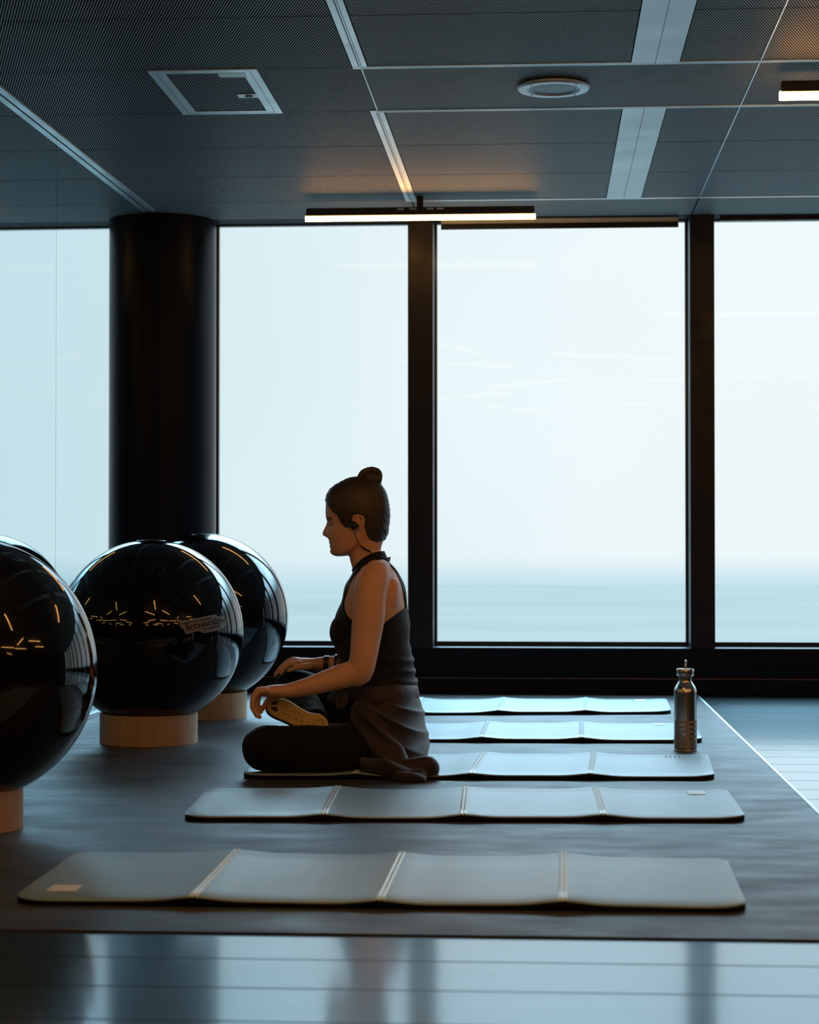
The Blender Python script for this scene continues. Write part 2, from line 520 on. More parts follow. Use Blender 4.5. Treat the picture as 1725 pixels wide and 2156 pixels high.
# access hatch
t = thing('access_hatch', 'square ceiling access hatch with pale metal frame and small latch', 'hatch', (-1.108, 6.742, ZC))
hx, hy = .180, .330
b = MB(); z0, z1 = -.004, .0
def ring(b, ox, oy, ix, iy, z0, z1, cx=0, cy=0):
    b.box(cx-ox, cx-ix, cy-oy, cy+oy, z0, z1); b.box(cx+ix, cx+ox, cy-oy, cy+oy, z0, z1)
    b.box(cx-ix, cx+ix, cy-oy, cy-iy, z0, z1); b.box(cx-ix, cx+ix, cy+iy, cy+oy, z0, z1)
ring(b, hx, hy, hx-.024, hy-.018, z0, z1); b.build('hatch_frame', M['alu'], t)
b = MB(); ring(b, hx-.026, hy-.021, hx-.052, hy-.044, -.0035, 0); d = b.build('hatch_door', M['alu'], t)
b = MB(); b.box(-hx+.052, hx-.052, -hy+.044, hy-.044, -.0015, .0002)
o = b.build('mesh_infill', M['mesh_left'], d)
b = MB(); b.box(.045, .135, -hy+.044, -hy+.10, -.0045, -.002); b.build('hinge_plate', M['white_metal'], d)
b = MB(); b.box(.062, .130, .02, .075, -.0045, -.002); o = b.build('latch_plate', M['white_metal'], d)
b = MB(); b.lathe([(.0, -.0085), (.013, -.0075), (.014, -.0045)], 20, .100, .047); b.build('latch', M['lamp_body'], d)

# roller blinds at the window heads
def blind(a, c, zf, label):
    t = thing('roller_blind', label, 'blind', ((a+c)/2, YW+.06, ZC))
    h = (c-a)/2
    b = MB(); b.tube([(-h-.012, 0, .028), (h+.012, 0, .028)], .022, 16); b.build('roller', M['alu'], t)
    b = MB(); b.box(-h, h, .0, .0015, zf, .02); b.build('fabric', pmat('blind_fabric', (.55, .66, .72), .7), t)
    b = MB(); b.box(-h, h, -.006, .008, zf-.026, zf); b.build('bottom_bar', M['black_frame'], t)
blind(-.482, .640, -.022, 'roller blind wound up at the wide middle window, its dark bar showing')
blind(.835, 1.97, .006, 'roller blind wound up at the right hand window head')

# ------------------------------------------------------------------ balls on wooden rings
def sphere_pt(c, R, px, py):
    """where the line of sight through a photo pixel meets a ball: used to lay the decal on its surface"""
    x = (px-862.5)/4200; y = (1078-py)/4200
    fy = math.cos(PITCH) - y*math.sin(PITCH); uz = math.sin(PITCH) + y*math.cos(PITCH)
    d = Vector((x*math.cos(YAW) - fy*math.sin(YAW), x*math.sin(YAW) + fy*math.cos(YAW), uz)).normalized()
    o = Vector((0, 0, CAMZ)) - Vector(c)
    bq = o.dot(d); cq = o.dot(o) - R*R
    tt = -bq - math.sqrt(max(bq*bq - cq, 0))
    return (o + d*tt)
def make_ball(x, y, R, cz, label):
    t = thing('exercise_ball', label, 'exercise ball', (x, y, cz), 0, 'black exercise balls by the mirror')
    b = MB(); pr = []
    n = 96
    for i in range(n+1):
        a = -PI/2 + PI*i/n
        rr = R
        # faint moulded rings near both poles
        pr.append((max(rr*math.cos(a), 1e-6), rr*math.sin(a)))
    b.lathe(pr, 160); b.build('ball_skin', M['ball'], t, smooth=True)
    b = MB(); pr = []
    for i in range(9):
        a = .16*(1-i/8)
        pr.append(((R+.0008)*math.sin(a)+1e-6, (R+.0008)*math.cos(a)))
    pr = [((R-.001)*math.sin(.165), (R-.001)*math.cos(.165))] + pr
    b.lathe(pr, 64); b.build('valve_disc', M['ball_plug'], t, smooth=True)
    return t
def make_ring(x, y, label):
    t = MB(); t.lathe([(.157, .0105), (.173, .0105), (.173, .114), (.171, .116), (.159, .116), (.157, .114), (.157, .0105)], 96)
    o = t.build('ball_base', M['plywood'], None, autos=.5)
    return sets(o, label, 'ball base', 'round wooden ball bases') if not (setattr(o, 'location', (x, y, 0)) or False) else o
make_ball(-1.433, 4.87, .3275, .402, 'black exercise ball nearest the viewer, cut by the left edge')
B2 = (-1.392, 7.02, .401); B2R = .329
ball2 = make_ball(*B2[:2], B2R, B2[2], 'glossy black exercise ball in the middle, pale lettered badge on its side')
make_ball(-1.378, 8.07, .341, .4165, 'black exercise ball farthest back, half hidden in front of the pillar')
make_ring(-1.462, 4.87, 'pale wooden ring base under the nearest black ball, at the left edge')
make_ring(-1.398, 7.02, 'wooden ring base under the lettered middle ball, fully in view')
make_ring(-1.378, 8.07, 'wooden ring base under the farthest black ball')

# badge on the middle ball
def Zp(u, v): return 360 + u/12.32, 1270 + v/12.32
def on_ball(u, v, off):
    p = sphere_pt(B2, B2R, *Zp(u, v)); return p.normalized()*(B2R + off)
outl = [(215,480),(250,450),(480,428),(900,338),(1100,300),(1170,300),(1230,358),(1345,335),(1372,352),(1440,450),(1445,580),(1312,605),(1303,665),(1275,695),(880,775),(820,776),(740,722),(560,752),(515,782),(430,800),(380,790),(350,740),(332,682),(282,655),(240,600)]
def badge():
    bm = bmesh.new()
    # dense grid clipped by outline
    def inside(x, y):
        c = False; j = len(outl)-1
        for i in range(len(outl)):
            xi, yi = outl[i]; xj, yj = outl[j]
            if (yi > y) != (yj > y) and x < (xj-xi)*(y-yi)/(yj-yi)+xi: c = not c
            j = i
        return c
    vs_ = [bm.verts.new((x, y, 0)) for x, y in outl]
    f = bm.faces.new(vs_)
    bmesh.ops.triangulate(bm, faces=[f])
    for _ in range(4):
        bmesh.ops.subdivide_edges(bm, edges=[e for e in bm.edges if e.calc_length() > 70], cuts=1)
        bmesh.ops.triangulate(bm, faces=bm.faces[:])
    for v in bm.verts: v.co = on_ball(v.co.x, v.co.y, .0012)
    bmesh.ops.recalc_face_normals(bm, faces=bm.faces[:])
    me = bpy.data.meshes.new('badge'); bm.to_mesh(me); bm.free()
    return link('badge', me, M['decal'], ball2, smooth=True)
bd = badge(); bd['label'] = 'pale grey lettered badge'
def stroke(b, pts, wd):
    for (x0, y0), (x1, y1) in zip(pts, pts[1:]):
        L_ = math.hypot(x1-x0, y1-y0); nseg = max(1, int(L_/40)); nx, ny = -(y1-y0)/L_*wd/2, (x1-x0)/L_*wd/2
        ex, ey = (x1-x0)/L_*wd*.35, (y1-y0)/L_*wd*.35
        P = []
        for i in range(nseg+1):
            t = i/nseg; cx = x0-ex+(x1-x0+2*ex)*t; cy = y0-ey+(y1-y0+2*ey)*t
            P.append(on_ball(cx+nx, cy+ny, .0022)); P.append(on_ball(cx-nx, cy-ny, .0022))
        b.add(P, [(2*i, 2*i+1, 2*i+3, 2*i+2) for i in range(nseg)])
b = MB()
S = [([(275,545),(460,500),(1050,392)],26), ([(392,530),(412,712)],40),
 ([(548,585),(450,598),(458,678),(552,662)],26), ([(455,635),(540,622)],24),
 ([(688,548),(612,556),(590,580),(596,628),(616,645),(692,630)],28),
 ([(718,545),(738,632)],32), ([(805,520),(824,612)],32), ([(728,590),(815,570)],26),
 ([(850,510),(868,602)],30), ([(852,512),(945,582)],26), ([(932,490),(950,580)],30),
 ([(990,575),(982,500),(1000,478),(1050,468),(1072,485),(1082,552)],28), ([(985,575),(1010,582),(1082,560)],10),
 ([(1192,402),(1130,412),(1112,435),(1122,528),(1145,545),(1200,530),(1196,470),(1155,474)],30),
 ([(1218,412),(1252,492)],30), ([(1284,400),(1252,492),(1240,602),(1020,640)],30), ([(820,685),(1000,650)],26),
 ([(1325,512),(1322,418),(1362,482),(1392,402),(1412,500)],24)]
for pts, wd in S: stroke(b, pts, wd)
lt = b.build('badge_lettering', M['decal_ink'], bd)

# ------------------------------------------------------------------ folding exercise mats
def make_mat(fl, fr, br, bl, seams, label, tag=None, tagmat='mat_tag', lift=.007):
    """corners at floor level in metres; seams are x positions; panels hinge at slightly raised seams"""
    t = thing('exercise_mat', label, 'exercise mat', ((fl[0]+fr[0])/2, (fl[1]+br[1])/2, .0105), 0, 'folding exercise mats on the rubber floor')
    ox, oy, oz = t.location
    x0, x1 = (fl[0]+bl[0])/2, (fr[0]+br[0])/2
    Lm = x1-x0; rc = .055
    def zlift(x):
        z = 0
        for s_ in seams:
            d = abs(x-s_); z += lift*math.exp(-(d/.055)**2)
        for e in (x0, x1):
            z += .003*math.exp(-((x-e)/.05)**2)
        return z + .0012*math.sin(x*9+x0*5)
    def W(x, v):
        tx = (x-x0)/Lm
        F = (fl[0]+(fr[0]-fl[0])*tx, fl[1]+(fr[1]-fl[1])*tx); B = (bl[0]+(br[0]-bl[0])*tx, bl[1]+(br[1]-bl[1])*tx)
        return F[0]+(B[0]-F[0])*v, F[1]+(B[1]-F[1])*v
    def inset(x):
        d = min(x-x0, x1-x)
        if d >= rc: return 0
        return (rc - math.sqrt(max(rc*rc-(rc-d)**2, 0)))/.62
    def slab(xa, xb, z0, z1, name, mat, grow=0, arch=0):
        n = max(2, int((xb-xa)/.012)); xs = [xa+(xb-xa)*i/n for i in range(n+1)]
        # finer stations inside the corner radius
        if xa <= x0+1e-6: xs = [x0 + rc*(1-math.cos(k*PI/2/10)) for k in range(10)] + [q for q in xs if q > x0+rc]
        if xb >= x1-1e-6: xs = [q for q in xs if q < x1-rc] + [x1 - rc*(1-math.cos(k*PI/2/10)) for k in range(9,-1,-1)]
        V = []; Fc = []; K = 0
        for x in xs:
            i_ = inset(x); lo, hi = i_-grow, 1-i_+grow
            zz = zlift(x); sec = []
            e = .0035/.62
            ar = arch*math.sin(PI*(x-xa)/(xb-xa)) if arch else 0
            prof = [(lo, z0), (lo, z1-.003), (lo+e*.4, z1-.0008), (lo+e, z1)] + [(lo+e+(hi-lo-2*e)*q/6, z1) for q in range(1, 6)] + [(hi-e, z1), (hi-e*.4, z1-.0008), (hi, z1-.003), (hi, z0)]
            for v, z in prof:
                px, py = W(x, v); fade = 1
                V.append((px-ox, py-oy, z+zz+ar))
            K = len(prof)
        m_ = len(xs)
        for i in range(m_-1):
            for k in range(K):
                Fc.append((i*K+k, i*K+(k+1)%K, (i+1)*K+(k+1)%K, (i+1)*K+k))
        Fc.append(tuple(range(K-1,-1,-1))); Fc.append(tuple((m_-1)*K+k for k in range(K)))
        return mesh(name, V, [f[::-1] for f in Fc], M[mat], t, autos=.9)
    slab(x0, x1, -.0004, .0094, 'underside', 'mat_under', grow=-.001)
    cuts = [x0] + seams + [x1]
    for a, c in zip(cuts, cuts[1:]):
        aa = a + (.0094 if a > x0 else 0); cc = c - (.0094 if c < x1 else 0)
        slab(aa, cc, .0095, .0125, 'mat_panel', 'mat_top')
    for s_ in seams:
        for q in (-.0047, .0047):
            slab(s_+q-.0046, s_+q+.0046, .0095, .0130, 'hinge_seam', 'mat_seam', grow=-.002, arch=.0022)
    if tag:
        for (a0, a1, b0, b1) in tag:
            P = [W(a0, b0), W(a1, b0), W(a1, b1), W(a0, b1)]
            zz = max(zlift(a0), zlift(a1)) + .0132
            q = MB(); q.prism([(px-ox, py-oy) for px, py in P], zz-.0006, zz+.0004); q.build('label_tag' if tagmat == 'mat_tag' else 'printed_mark', M[tagmat], t)
    return t
make_mat((-1.032,3.831),(.388,3.839),(.401,4.428),(-1.042,4.433), [-.68,-.314,.041],
   'pale grey folding mat nearest the viewer, longest in the picture', [(-.99,-.93,.14,.26)])
make_mat((-.912,5.015),(.512,5.093),(.514,5.671),(-.944,5.606), [-.567,-.21,.149],
   'pale folding mat just in front of the seated woman, white tag at right end', [(.40,.45,.80,.94)])
make_mat((-.904,5.936),(.51,5.994),(.539,6.616),(-.884,6.56), [-.55,-.204,.153],
   'grey folding mat the woman sits on', [(.385+.014*k, .391+.014*k, .86, .95) for k in range(4)], 'mat_ink')
make_mat((-.86,7.07),(.563,7.115),(.579,7.775),(-.86,7.70), [-.58,-.215,.142],
   'second mat from the window, its right end behind the steel bottle', [(.42,.46,.86,.98)])
make_mat((-.88,8.16),(.53,8.324),(.549,8.989),(-.88,8.89), [-.545,-.181,.182],
   'pale folding mat farthest back, closest to the window wall', [(.40,.445,.80,.95)])

# ------------------------------------------------------------------ steel bottle
def steel_mat():
    m = pmat('brushed_steel', (.62, .60, .57), .2, 1)
    noisy(m, 60, .14, .26, 'Roughness', stretch=(1, 1, .05))
    return m
M['steel'] = steel_mat()
t = thing('water_bottle', 'brushed steel water bottle with loop lid standing behind the third mat', 'bottle', (.484, 6.86, .0105))
b = MB(); b.lathe([(.0, 0), (.036, 0), (.0385, .003), (.0392, .010), (.0392, .196), (.0385, .206), (.034, .218), (.0265, .229), (.0235, .234), (.0228, .240), (.0228, .256), (.0, .256)], 64)
b.build('bottle_body', M['steel'], t, autos=.6)
b = MB(); b.lathe([(.0, .254), (.026, .254), (.0292, .257), (.0300, .262), (.0300, .276), (.0290, .2785), (.0, .2785)], 48)
cap = b.build('bottle_cap', M['steel'], t, autos=.5)
b = MB(); pts = [(.006*math.sin(a)*.3, .0135*math.cos(a), .279+.027*math.sin(a)**.8 if 0 < a < PI else .279) for a in [PI*k/16 for k in range(17)]]
b.tube(pts, .0032, 10); b.build('carry_loop', M['steel'], cap, smooth=True)
M['print'] = pmat('bottle_print', (.40, .34, .28), .45, .3)
b = MB()
def patch(b, a0, a1, z0, z1, r=.0396, n=10):
    v = []
    for i in range(n+1):
        a = a0+(a1-a0)*i/n
        v += [(r*math.sin(a), -r*math.cos(a), z0), (r*math.sin(a), -r*math.cos(a), z1)]
    b.add(v, [(2*i, 2*i+2, 2*i+3, 2*i+1) for i in range(n)])
zb, zt = .010, .104
for k in range(6):
    z1 = zt - k*.0165; z0 = z1 - .0088
    patch(b, -1.25, 1.25, z0, z1, n=24)
    for a0, a1 in ((-1.25, -.75), (-.02, .35), (1.05, 1.25)): patch(b, a0, a1, z0-.0077, z0)
b.build('printed_pattern', M['print'], t)
b = MB(); b.lathe([(.0, .0), (.040, .0), (.0405, .002), (.040, .0035), (.0, .0035)], 48); b.build('base_ring', M['white_metal'], t, autos=.5)
# ------------------------------------------------------------------ seated woman
Y0 = 6.24
def P(px, py, Y=Y0):
    x = (px-862.5)/4200; y = (1078-py)/4200
    fy = math.cos(PITCH) - y*math.sin(PITCH); uz = math.sin(PITCH) + y*math.cos(PITCH)
    dx = x*math.cos(YAW) - fy*math.sin(YAW); dy = x*math.sin(YAW) + fy*math.cos(YAW)
    t = Y/dy
    return Vector((dx*t, Y, CAMZ + uz*t))
def px_of(v):
    r = v[0]*math.cos(YAW) + v[1]*math.sin(YAW); f = -v[0]*math.sin(YAW) + v[1]*math.cos(YAW); z = v[2]-CAMZ
    d = f*math.cos(PITCH) + z*math.sin(PITCH); u = -f*math.sin(PITCH) + z*math.cos(PITCH)
    return 862.5 + 4200*r/d, 1078 - 4200*u/d
PXM = 4200/Y0
def cr(vals, t):
    """Catmull-Rom through a list of tuples"""
    n = len(vals)-1; x = min(max(t, 0), 1)*n; i = min(int(x), n-1); f = x-i
    p0, p1, p2, p3 = vals[max(i-1,0)], vals[i], vals[i+1], vals[min(i+2,n)]
    return [.5*((2*b) + (-a+c)*f + (2*a-5*b+4*c-d)*f*f + (-a+3*b-3*c+d)*f**3) for a, b, c, d in zip(p0, p1, p2, p3)]
def limb(mb, pts, n=20, sub=8):
    """pts: (px, py, Y, r [, flat]) tapered tube with round ends, flat widens it along Y"""
    pts = [tuple(p) + ((1.0,) if len(p) == 4 else ()) for p in pts]
    W = [(*P(p[0], p[1], p[2]), p[3], p[4]) for p in pts]
    m = (len(W)-1)*sub
    S = [cr(W, i/m) for i in range(m+1)]
    tubeS(mb, S, n)
def tubeS(mb, S, n=20):
    C = [Vector(s[:3]) for s in S]
    V = []; F = []
    rings = []
    up = Vector((0, 1, 0))
    for i, s in enumerate(S):
        d = (C[min(i+1, len(S)-1)] - C[max(i-1, 0)])
        if d.length < 1e-9: d = Vector((1, 0, 0))
        d.normalize()
        a = up - d*up.dot(d)
        if a.length < .05: a = Vector((1,0,0)) - d*d.x
        a.normalize(); b = d.cross(a)
        rings.append((C[i], d, a, b, s[3], s[4]))
    def emit(c, a, b, r, fl):
        for k in range(n):
            t = 2*PI*k/n
            V.append(c + a*(math.cos(t)*r*fl) + b*(math.sin(t)*r))
    c, d, a, b, r, fl = rings[0]
    for q in (8, 25, 45, 68): q_ = math.radians(q); emit(c - d*r*math.cos(q_), a, b, r*math.sin(q_), fl)
    for c, d, a, b, r, fl in rings: emit(c, a, b, r, fl)
    c, d, a, b, r, fl = rings[-1]
    for q in (68, 45, 25, 8): q_ = math.radians(q); emit(c + d*r*math.cos(q_), a, b, r*math.sin(q_), fl)
    m = len(V)//n
    for i in range(m-1):
        for k in range(n): F.append((i*n+k, i*n+(k+1)%n, (i+1)*n+(k+1)%n, (i+1)*n+k))
    F.append(tuple(range(n-1,-1,-1))); F.append(tuple((m-1)*n+k for k in range(n)))
    mb.add(V, F)
def blob(mb, c, rx, ry, rz, rot=0, n=20):
    """ellipsoid, rot turns it in the x-z plane"""
    V = []; F = []
    ca, sa = math.cos(rot), math.sin(rot)
    for i in range(1, n):
        ph = PI*i/n
        for k in range(2*n):
            t = PI*k/n
            x, y, z = rx*math.sin(ph)*math.cos(t), ry*math.sin(ph)*math.sin(t), rz*math.cos(ph)
            V.append((c[0]+x*ca-z*sa, c[1]+y, c[2]+x*sa+z*ca))
    m = 2*n
    for i in range(n-2):
        for k in range(m): F.append((i*m+k, (i+1)*m+k, (i+1)*m+(k+1)%m, i*m+(k+1)%m))
    F.append(tuple(range(m))); F.append(tuple((n-2)*m+k for k in range(m-1,-1,-1)))
    mb.add(V, F)
def interp(tab, x):
    if x <= tab[0][0]: return tab[0][1]
    for (a, fa), (b, fb) in zip(tab, tab[1:]):
        if x <= b: return fa + (fb-fa)*(x-a)/(b-a)
    return tab[-1][1]
def loft(mb, secs, yc=Y0, n=72, sub=6, ex=2.2, mod=None):
    """secs: (py, front px, back px, half width)"""
    m = (len(secs)-1)*sub
    V = []; F = []
    for i in range(m+1):
        py, pf, pb, hw = cr(secs, i/m)
        for k in range(n):
            t = 2*PI*k/n
            cx, sx = math.cos(t), math.sin(t)
            u = math.copysign(abs(cx)**(2/ex), cx); v = math.copysign(abs(sx)**(2/ex), sx)
            px = (pf+pb)/2 - u*(pb-pf)/2
            p = P(px, py, yc); p.y = yc - v*hw
            if mod: p = mod(p, px, py, u, v, t)
            V.append(p)
    for i in range(m):
        for k in range(n): F.append((i*n+k, i*n+(k+1)%n, (i+1)*n+(k+1)%n, (i+1)*n+k))
    F.append(tuple(range(n-1,-1,-1))); F.append(tuple(m*n+k for k in range(n)))
    mb.add(V, F)
def remesh(mb, voxel, smooth=2, fac=.5):
    me = bpy.data.meshes.new('tmp'); me.from_pydata([tuple(v) for v in mb.v], [], mb.f); me.update()
    bm = bmesh.new(); bm.from_mesh(me)
    # every closed shell outward
    bmesh.ops.recalc_face_normals(bm, faces=bm.faces[:]); bm.to_mesh(me); bm.free()
    o = bpy.data.objects.new('tmp', me); COL.objects.link(o)
    r = o.modifiers.new('r', 'REMESH'); r.mode = 'VOXEL'; r.voxel_size = voxel; r.adaptivity = 0
    if smooth:
        q = o.modifiers.new('s', 'SMOOTH'); q.iterations = smooth; q.factor = fac
    dg = bpy.context.evaluated_depsgraph_get(); dg.update()
    res = bpy.data.meshes.new_from_object(o.evaluated_get(dg))
    bpy.data.objects.remove(o); bpy.data.meshes.remove(me)
    return res
def clip(me, field, off, name, mat, parent, disp=None, rim=.0):
    """part of a surface where field > 0, moved out along the normal: clothing that follows the body"""
    n = len(me.vertices)
    co = np.empty(n*3); me.vertices.foreach_get('co', co); co = co.reshape(-1, 3)
    no = np.empty(n*3); me.vertices.foreach_get('normal', no); no = no.reshape(-1, 3)
    f = np.array([field(c, m_) for c, m_ in zip(co, no)])
    V = []; idx = {}; cut = {}; F = []
    def vid(i):
        if i not in idx: idx[i] = len(V); V.append((co[i], no[i], 1))
        return idx[i]
    def cid(i, j):
        k = (min(i,j), max(i,j))
        if k not in cut:
            t = f[i]/(f[i]-f[j]); cut[k] = len(V)
            V.append((co[i]+(co[j]-co[i])*t, no[i]+(no[j]-no[i])*t, 0))
        return cut[k]
    for p in me.polygons:
        vs_ = list(p.vertices); s_ = [f[v] > 0 for v in vs_]
        if not any(s_): continue
        poly = []
        for a in range(len(vs_)):
            i, j = vs_[a], vs_[(a+1)%len(vs_)]
            if f[i] > 0: poly.append(vid(i))
            if (f[i] > 0) != (f[j] > 0): poly.append(cid(i, j))
        if len(poly) >= 3: F.append(poly)
    out = []
    for c, m_, k in V:
        d = off
        if disp: d += disp(c)
        out.append(c + m_*d)
    # turn the free border inward so that the edge has thickness
    o = mesh(name, out, F, mat, parent, smooth=True)
    bm = bmesh.new(); bm.from_mesh(o.data)
    be = [e for e in bm.edges if e.is_boundary]
    if be:
        g = bmesh.ops.extrude_edge_only(bm, edges=be)
        bm.normal_update()
        nv = [v for v in g['geom'] if isinstance(v, bmesh.types.BMVert)]
        src = {}
        for v in nv:
            nn = Vector((0,0,0))
            for e in v.link_edges:
                q = e.other_vert(v)
                if q not in nv: nn = q.normal
            v.co -= nn*(off + .002)
        bmesh.ops.recalc_face_normals(bm, faces=bm.faces[:])
    bm.to_mesh(o.data); bm.free()
    for p in o.data.polygons: p.use_smooth = True
    return o
def sdpoly(poly, x, y):
    """signed distance in photo pixels, positive inside"""
    d = 1e9; c = False; j = len(poly)-1
    for i in range(len(poly)):
        xi, yi = poly[i]; xj, yj = poly[j]
        if (yi > y) != (yj > y) and x < (xj-xi)*(y-yi)/(yj-yi)+xi: c = not c
        ex, ey = xj-xi, yj-yi; wx, wy = x-xi, y-yi
        t = max(0, min(1, (wx*ex+wy*ey)/(ex*ex+ey*ey)))
        d = min(d, math.hypot(wx-ex*t, wy-ey*t)); j = i
    return d if c else -d
G2 = lambda a, s: math.exp(-(a/s)**2)

# ---- materials
M['skin'] = pmat('skin', (.80, .43, .26), .40)
bsdf(M['skin']).inputs['Subsurface Weight'].default_value = .12
bsdf(M['skin']).inputs['Subsurface Radius'].default_value = (.012, .005, .003)
noisy(M['skin'], 25, .42, .55, 'Roughness')
def fabric(name, c, r=.85, sheen=.25, bs=900):
    m = pmat(name, c, r, spec=.25)
    bsdf(m).inputs['Sheen Weight'].default_value = sheen
    bump(m, bs, .15, .0004)
    return m
M['leggings'] = fabric('leggings_fabric', (.006, .006, .009), .8, .05)
M['shirt'] = fabric('tank_top_fabric', (.008, .009, .011), .7, .12)
M['jacket'] = fabric('jacket_fabric', (.034, .026, .029), .55, .3)
M['jacket_band'] = fabric('jacket_band_fabric', (.050, .030, .030), .6, .25)
def hair_mat():
    m = pmat('dark_blond_hair', (.07, .045, .028), .45)
    co = objco(m)
    mp = N(m, 'ShaderNodeMapping'); mp.inputs['Rotation'].default_value = (0, .5, 0); mp.inputs['Scale'].default_value = (300, 300, 14); L(m, co, mp.inputs[0])
    n = N(m, 'ShaderNodeTexNoise', i_Scale=1.0, i_Detail=3.0); L(m, mp.outputs[0], n.inputs['Vector'])
    x = N(m, 'ShaderNodeMixRGB'); x.inputs[1].default_value = (.007, .006, .006, 1); x.inputs[2].default_value = (.085, .052, .03, 1)
    L(m, n.outputs[0], x.inputs[0]); L(m, x.outputs[0], bsdf(m).inputs['Base Color'])
    b = N(m, 'ShaderNodeBump', i_Strength=.5, i_Distance=.0012); L(m, n.outputs[0], b.inputs['Height']); L(m, b.outputs[0], bsdf(m).inputs['Normal'])
    return m
M['hair'] = hair_mat()
M['black_plastic'] = pmat('black_plastic', (.012, .012, .014), .35)
M['sole'] = pmat('pale_yellow_sole', (.78, .54, .19), .55)
M['sole_dark'] = pmat('dark_tread', (.03, .025, .02), .6)
M['shoe_upper'] = fabric('shoe_upper', (.02, .022, .03), .8, .2)
M['eye_white'] = pmat('eye_white', (.30, .28, .27), .4)

# ---- body volumes
B = MB()
torso = [(1172,768,800,.045),(1188,758,822,.062),(1200,750,833,.095),(1214,741,841,.135),(1232,732,848,.160),(1255,726,853,.163),(1285,715.5,857,.155),
         (1309,706,860,.146),(1331,702,861,.142),(1352,706,861,.136),(1378,713,865,.130),(1400,716,869,.130),(1425,716,872,.138),
         (1455,716,876,.155),(1490,722,884,.175),(1530,740,888,.180),(1566,765,886,.172),(1592,790,874,.14),(1603,810,858,.09)]
def tmod(p, px, py, u, v, t):
    # groove of the spine, flat chest centre
    if u < 0: p.x -= .006*G2(p.y-Y0, .02)*G2(py-1290, 90)
    return p
loft(B, torso, mod=tmod, ex=2.25)
for sg in (-1, 1):
    c = P(729, 1329); c.y = Y0 + sg*.066; blob(B, c, .042, .050, .048, .2)
    c = P(831, 1258); c.y = Y0 + sg*.085; blob(B, c, .024, .050, .062, -.1)
    c = P(858, 1556); c.y = Y0 + sg*.085; blob(B, c, .050, .085, .070)
    c = P(790, 1200); c.y = Y0 + sg*.10; blob(B, c, .036, .07, .020)
# neck
limb(B, [(783,1110,Y0,.050),(771,1142,Y0,.0505,1.02),(769,1165,Y0,.0505,1.04),(779,1190,Y0,.056,1.15),(790,1215,Y0,.060,1.5)], n=32)
# sternomastoid
limb(B, [(765,1130,Y0-.045,.012),(758,1160,Y0-.035,.012),(752,1192,Y0-.018,.011)])
limb(B, [(765,1130,Y0+.045,.012),(758,1160,Y0+.035,.012),(752,1192,Y0+.018,.011)])

# head: rows of (py, front, back, half width) without the nose
head = [(1005.5,748,762,.012),(1008,735,779,.030),(1014,722,792,.045),(1022,708,801,.056),(1031,696.5,808,.064),(1042,690,813,.070),(1056,687,816.5,.0745),(1070,686,818.5,.0765),
        (1082,686,819.5,.0765),(1091,687.5,819,.0755),(1100,691,818,.074),(1108,692.5,816,.0725),(1118,691.5,812,.070),(1128,690.5,805,.067),(1136,692.5,798,.063),
        (1144,695,790,.059),(1152,695.5,780,.053),(1159,696,768,.046),(1165,697.5,752,.037),(1169,702,738,.027),(1171.3,708,724,.014)]
def hmod(p, px, py, u, v, t):
    y = p.y - Y0; ay = abs(y)
    fr = max(0, u)
    # nose: bridge to tip
    prof = interp([(1084,0),(1091,.2),(1098,1.4),(1104,5.2),(1110,8.3),(1116,10.6),(1120,11.7),(1124,11.9),(1127,10.6),(1129.5,6.5),(1132,2.0),(1135,.3),(1138,0)], py)
    wid = interp([(1090,.0075),(1104,.0075),(1114,.0095),(1121,.0135),(1127,.0145),(1132,.010)], py)
    if fr > .2:
        p.x -= prof/PXM*G2(ay, wid)**.8
        # nostril wings
        p.x -= .0035*G2(ay-.014, .005)*G2(py-1125, 4.0)
        # brow ridge, eye sockets, cheekbones
        p.x += .0085*G2(ay-.031, .0145)*G2(py-1101, 7.0)
        p.x -= .0022*G2(ay-.028, .018)*G2(py-1090, 4.5)
        p.x -= .003*G2(ay-.040, .016)*G2(py-1120, 9)
        # philtrum, lips, fold under the lower lip, chin
        p.x -= .0030*G2(ay, .017)*G2(py-1143.5, 2.3)
        p.x += .0022*G2(ay, .022)*G2(py-1147.2, 1.2)
        p.x -= .0030*G2(ay, .015)*G2(py-1150.5, 2.2)
        p.x += .0022*G2(ay, .018)*G2(py-1155.6, 2.4)
        p.x -= .0022*G2(ay, .015)*G2(py-1162, 4.5)
    # temples and cheeks draw in towards the front
    return p
loft(B, head, n=220, sub=12, ex=2.12, mod=hmod)
# jaw angle
for sg in (-1, 1):
    limb(B, [(752,1122,Y0+sg*.060,.012),(746,1143,Y0+sg*.054,.013),(728,1158,Y0+sg*.038,.012),(708,1163,Y0+sg*.014,.011)])
    # ear: helix rim, inner plate, lobe, tragus
    ye = Y0 + sg*.078
    limb(B, [(751,1095,Y0+sg*.072,.0035),(752,1088,ye,.0038),(758,1085.5,ye+sg*.004,.0038),(764,1090,ye+sg*.007,.0040),(766,1099,ye+sg*.007,.0038),(763,1108,ye+sg*.004,.0035),(759,1114,ye,.0042),(755,1116,Y0+sg*.074,.004)], n=12, sub=6)
    c = P(758, 1100); c.y = Y0+sg*.074; blob(B, c, .0095, .006, .019, -.15)
    limb(B, [(756,1092,ye-sg*.001,.0026),(761,1098,ye+sg*.003,.0026),(759,1107,ye+sg*.001,.0028)], n=10, sub=4)

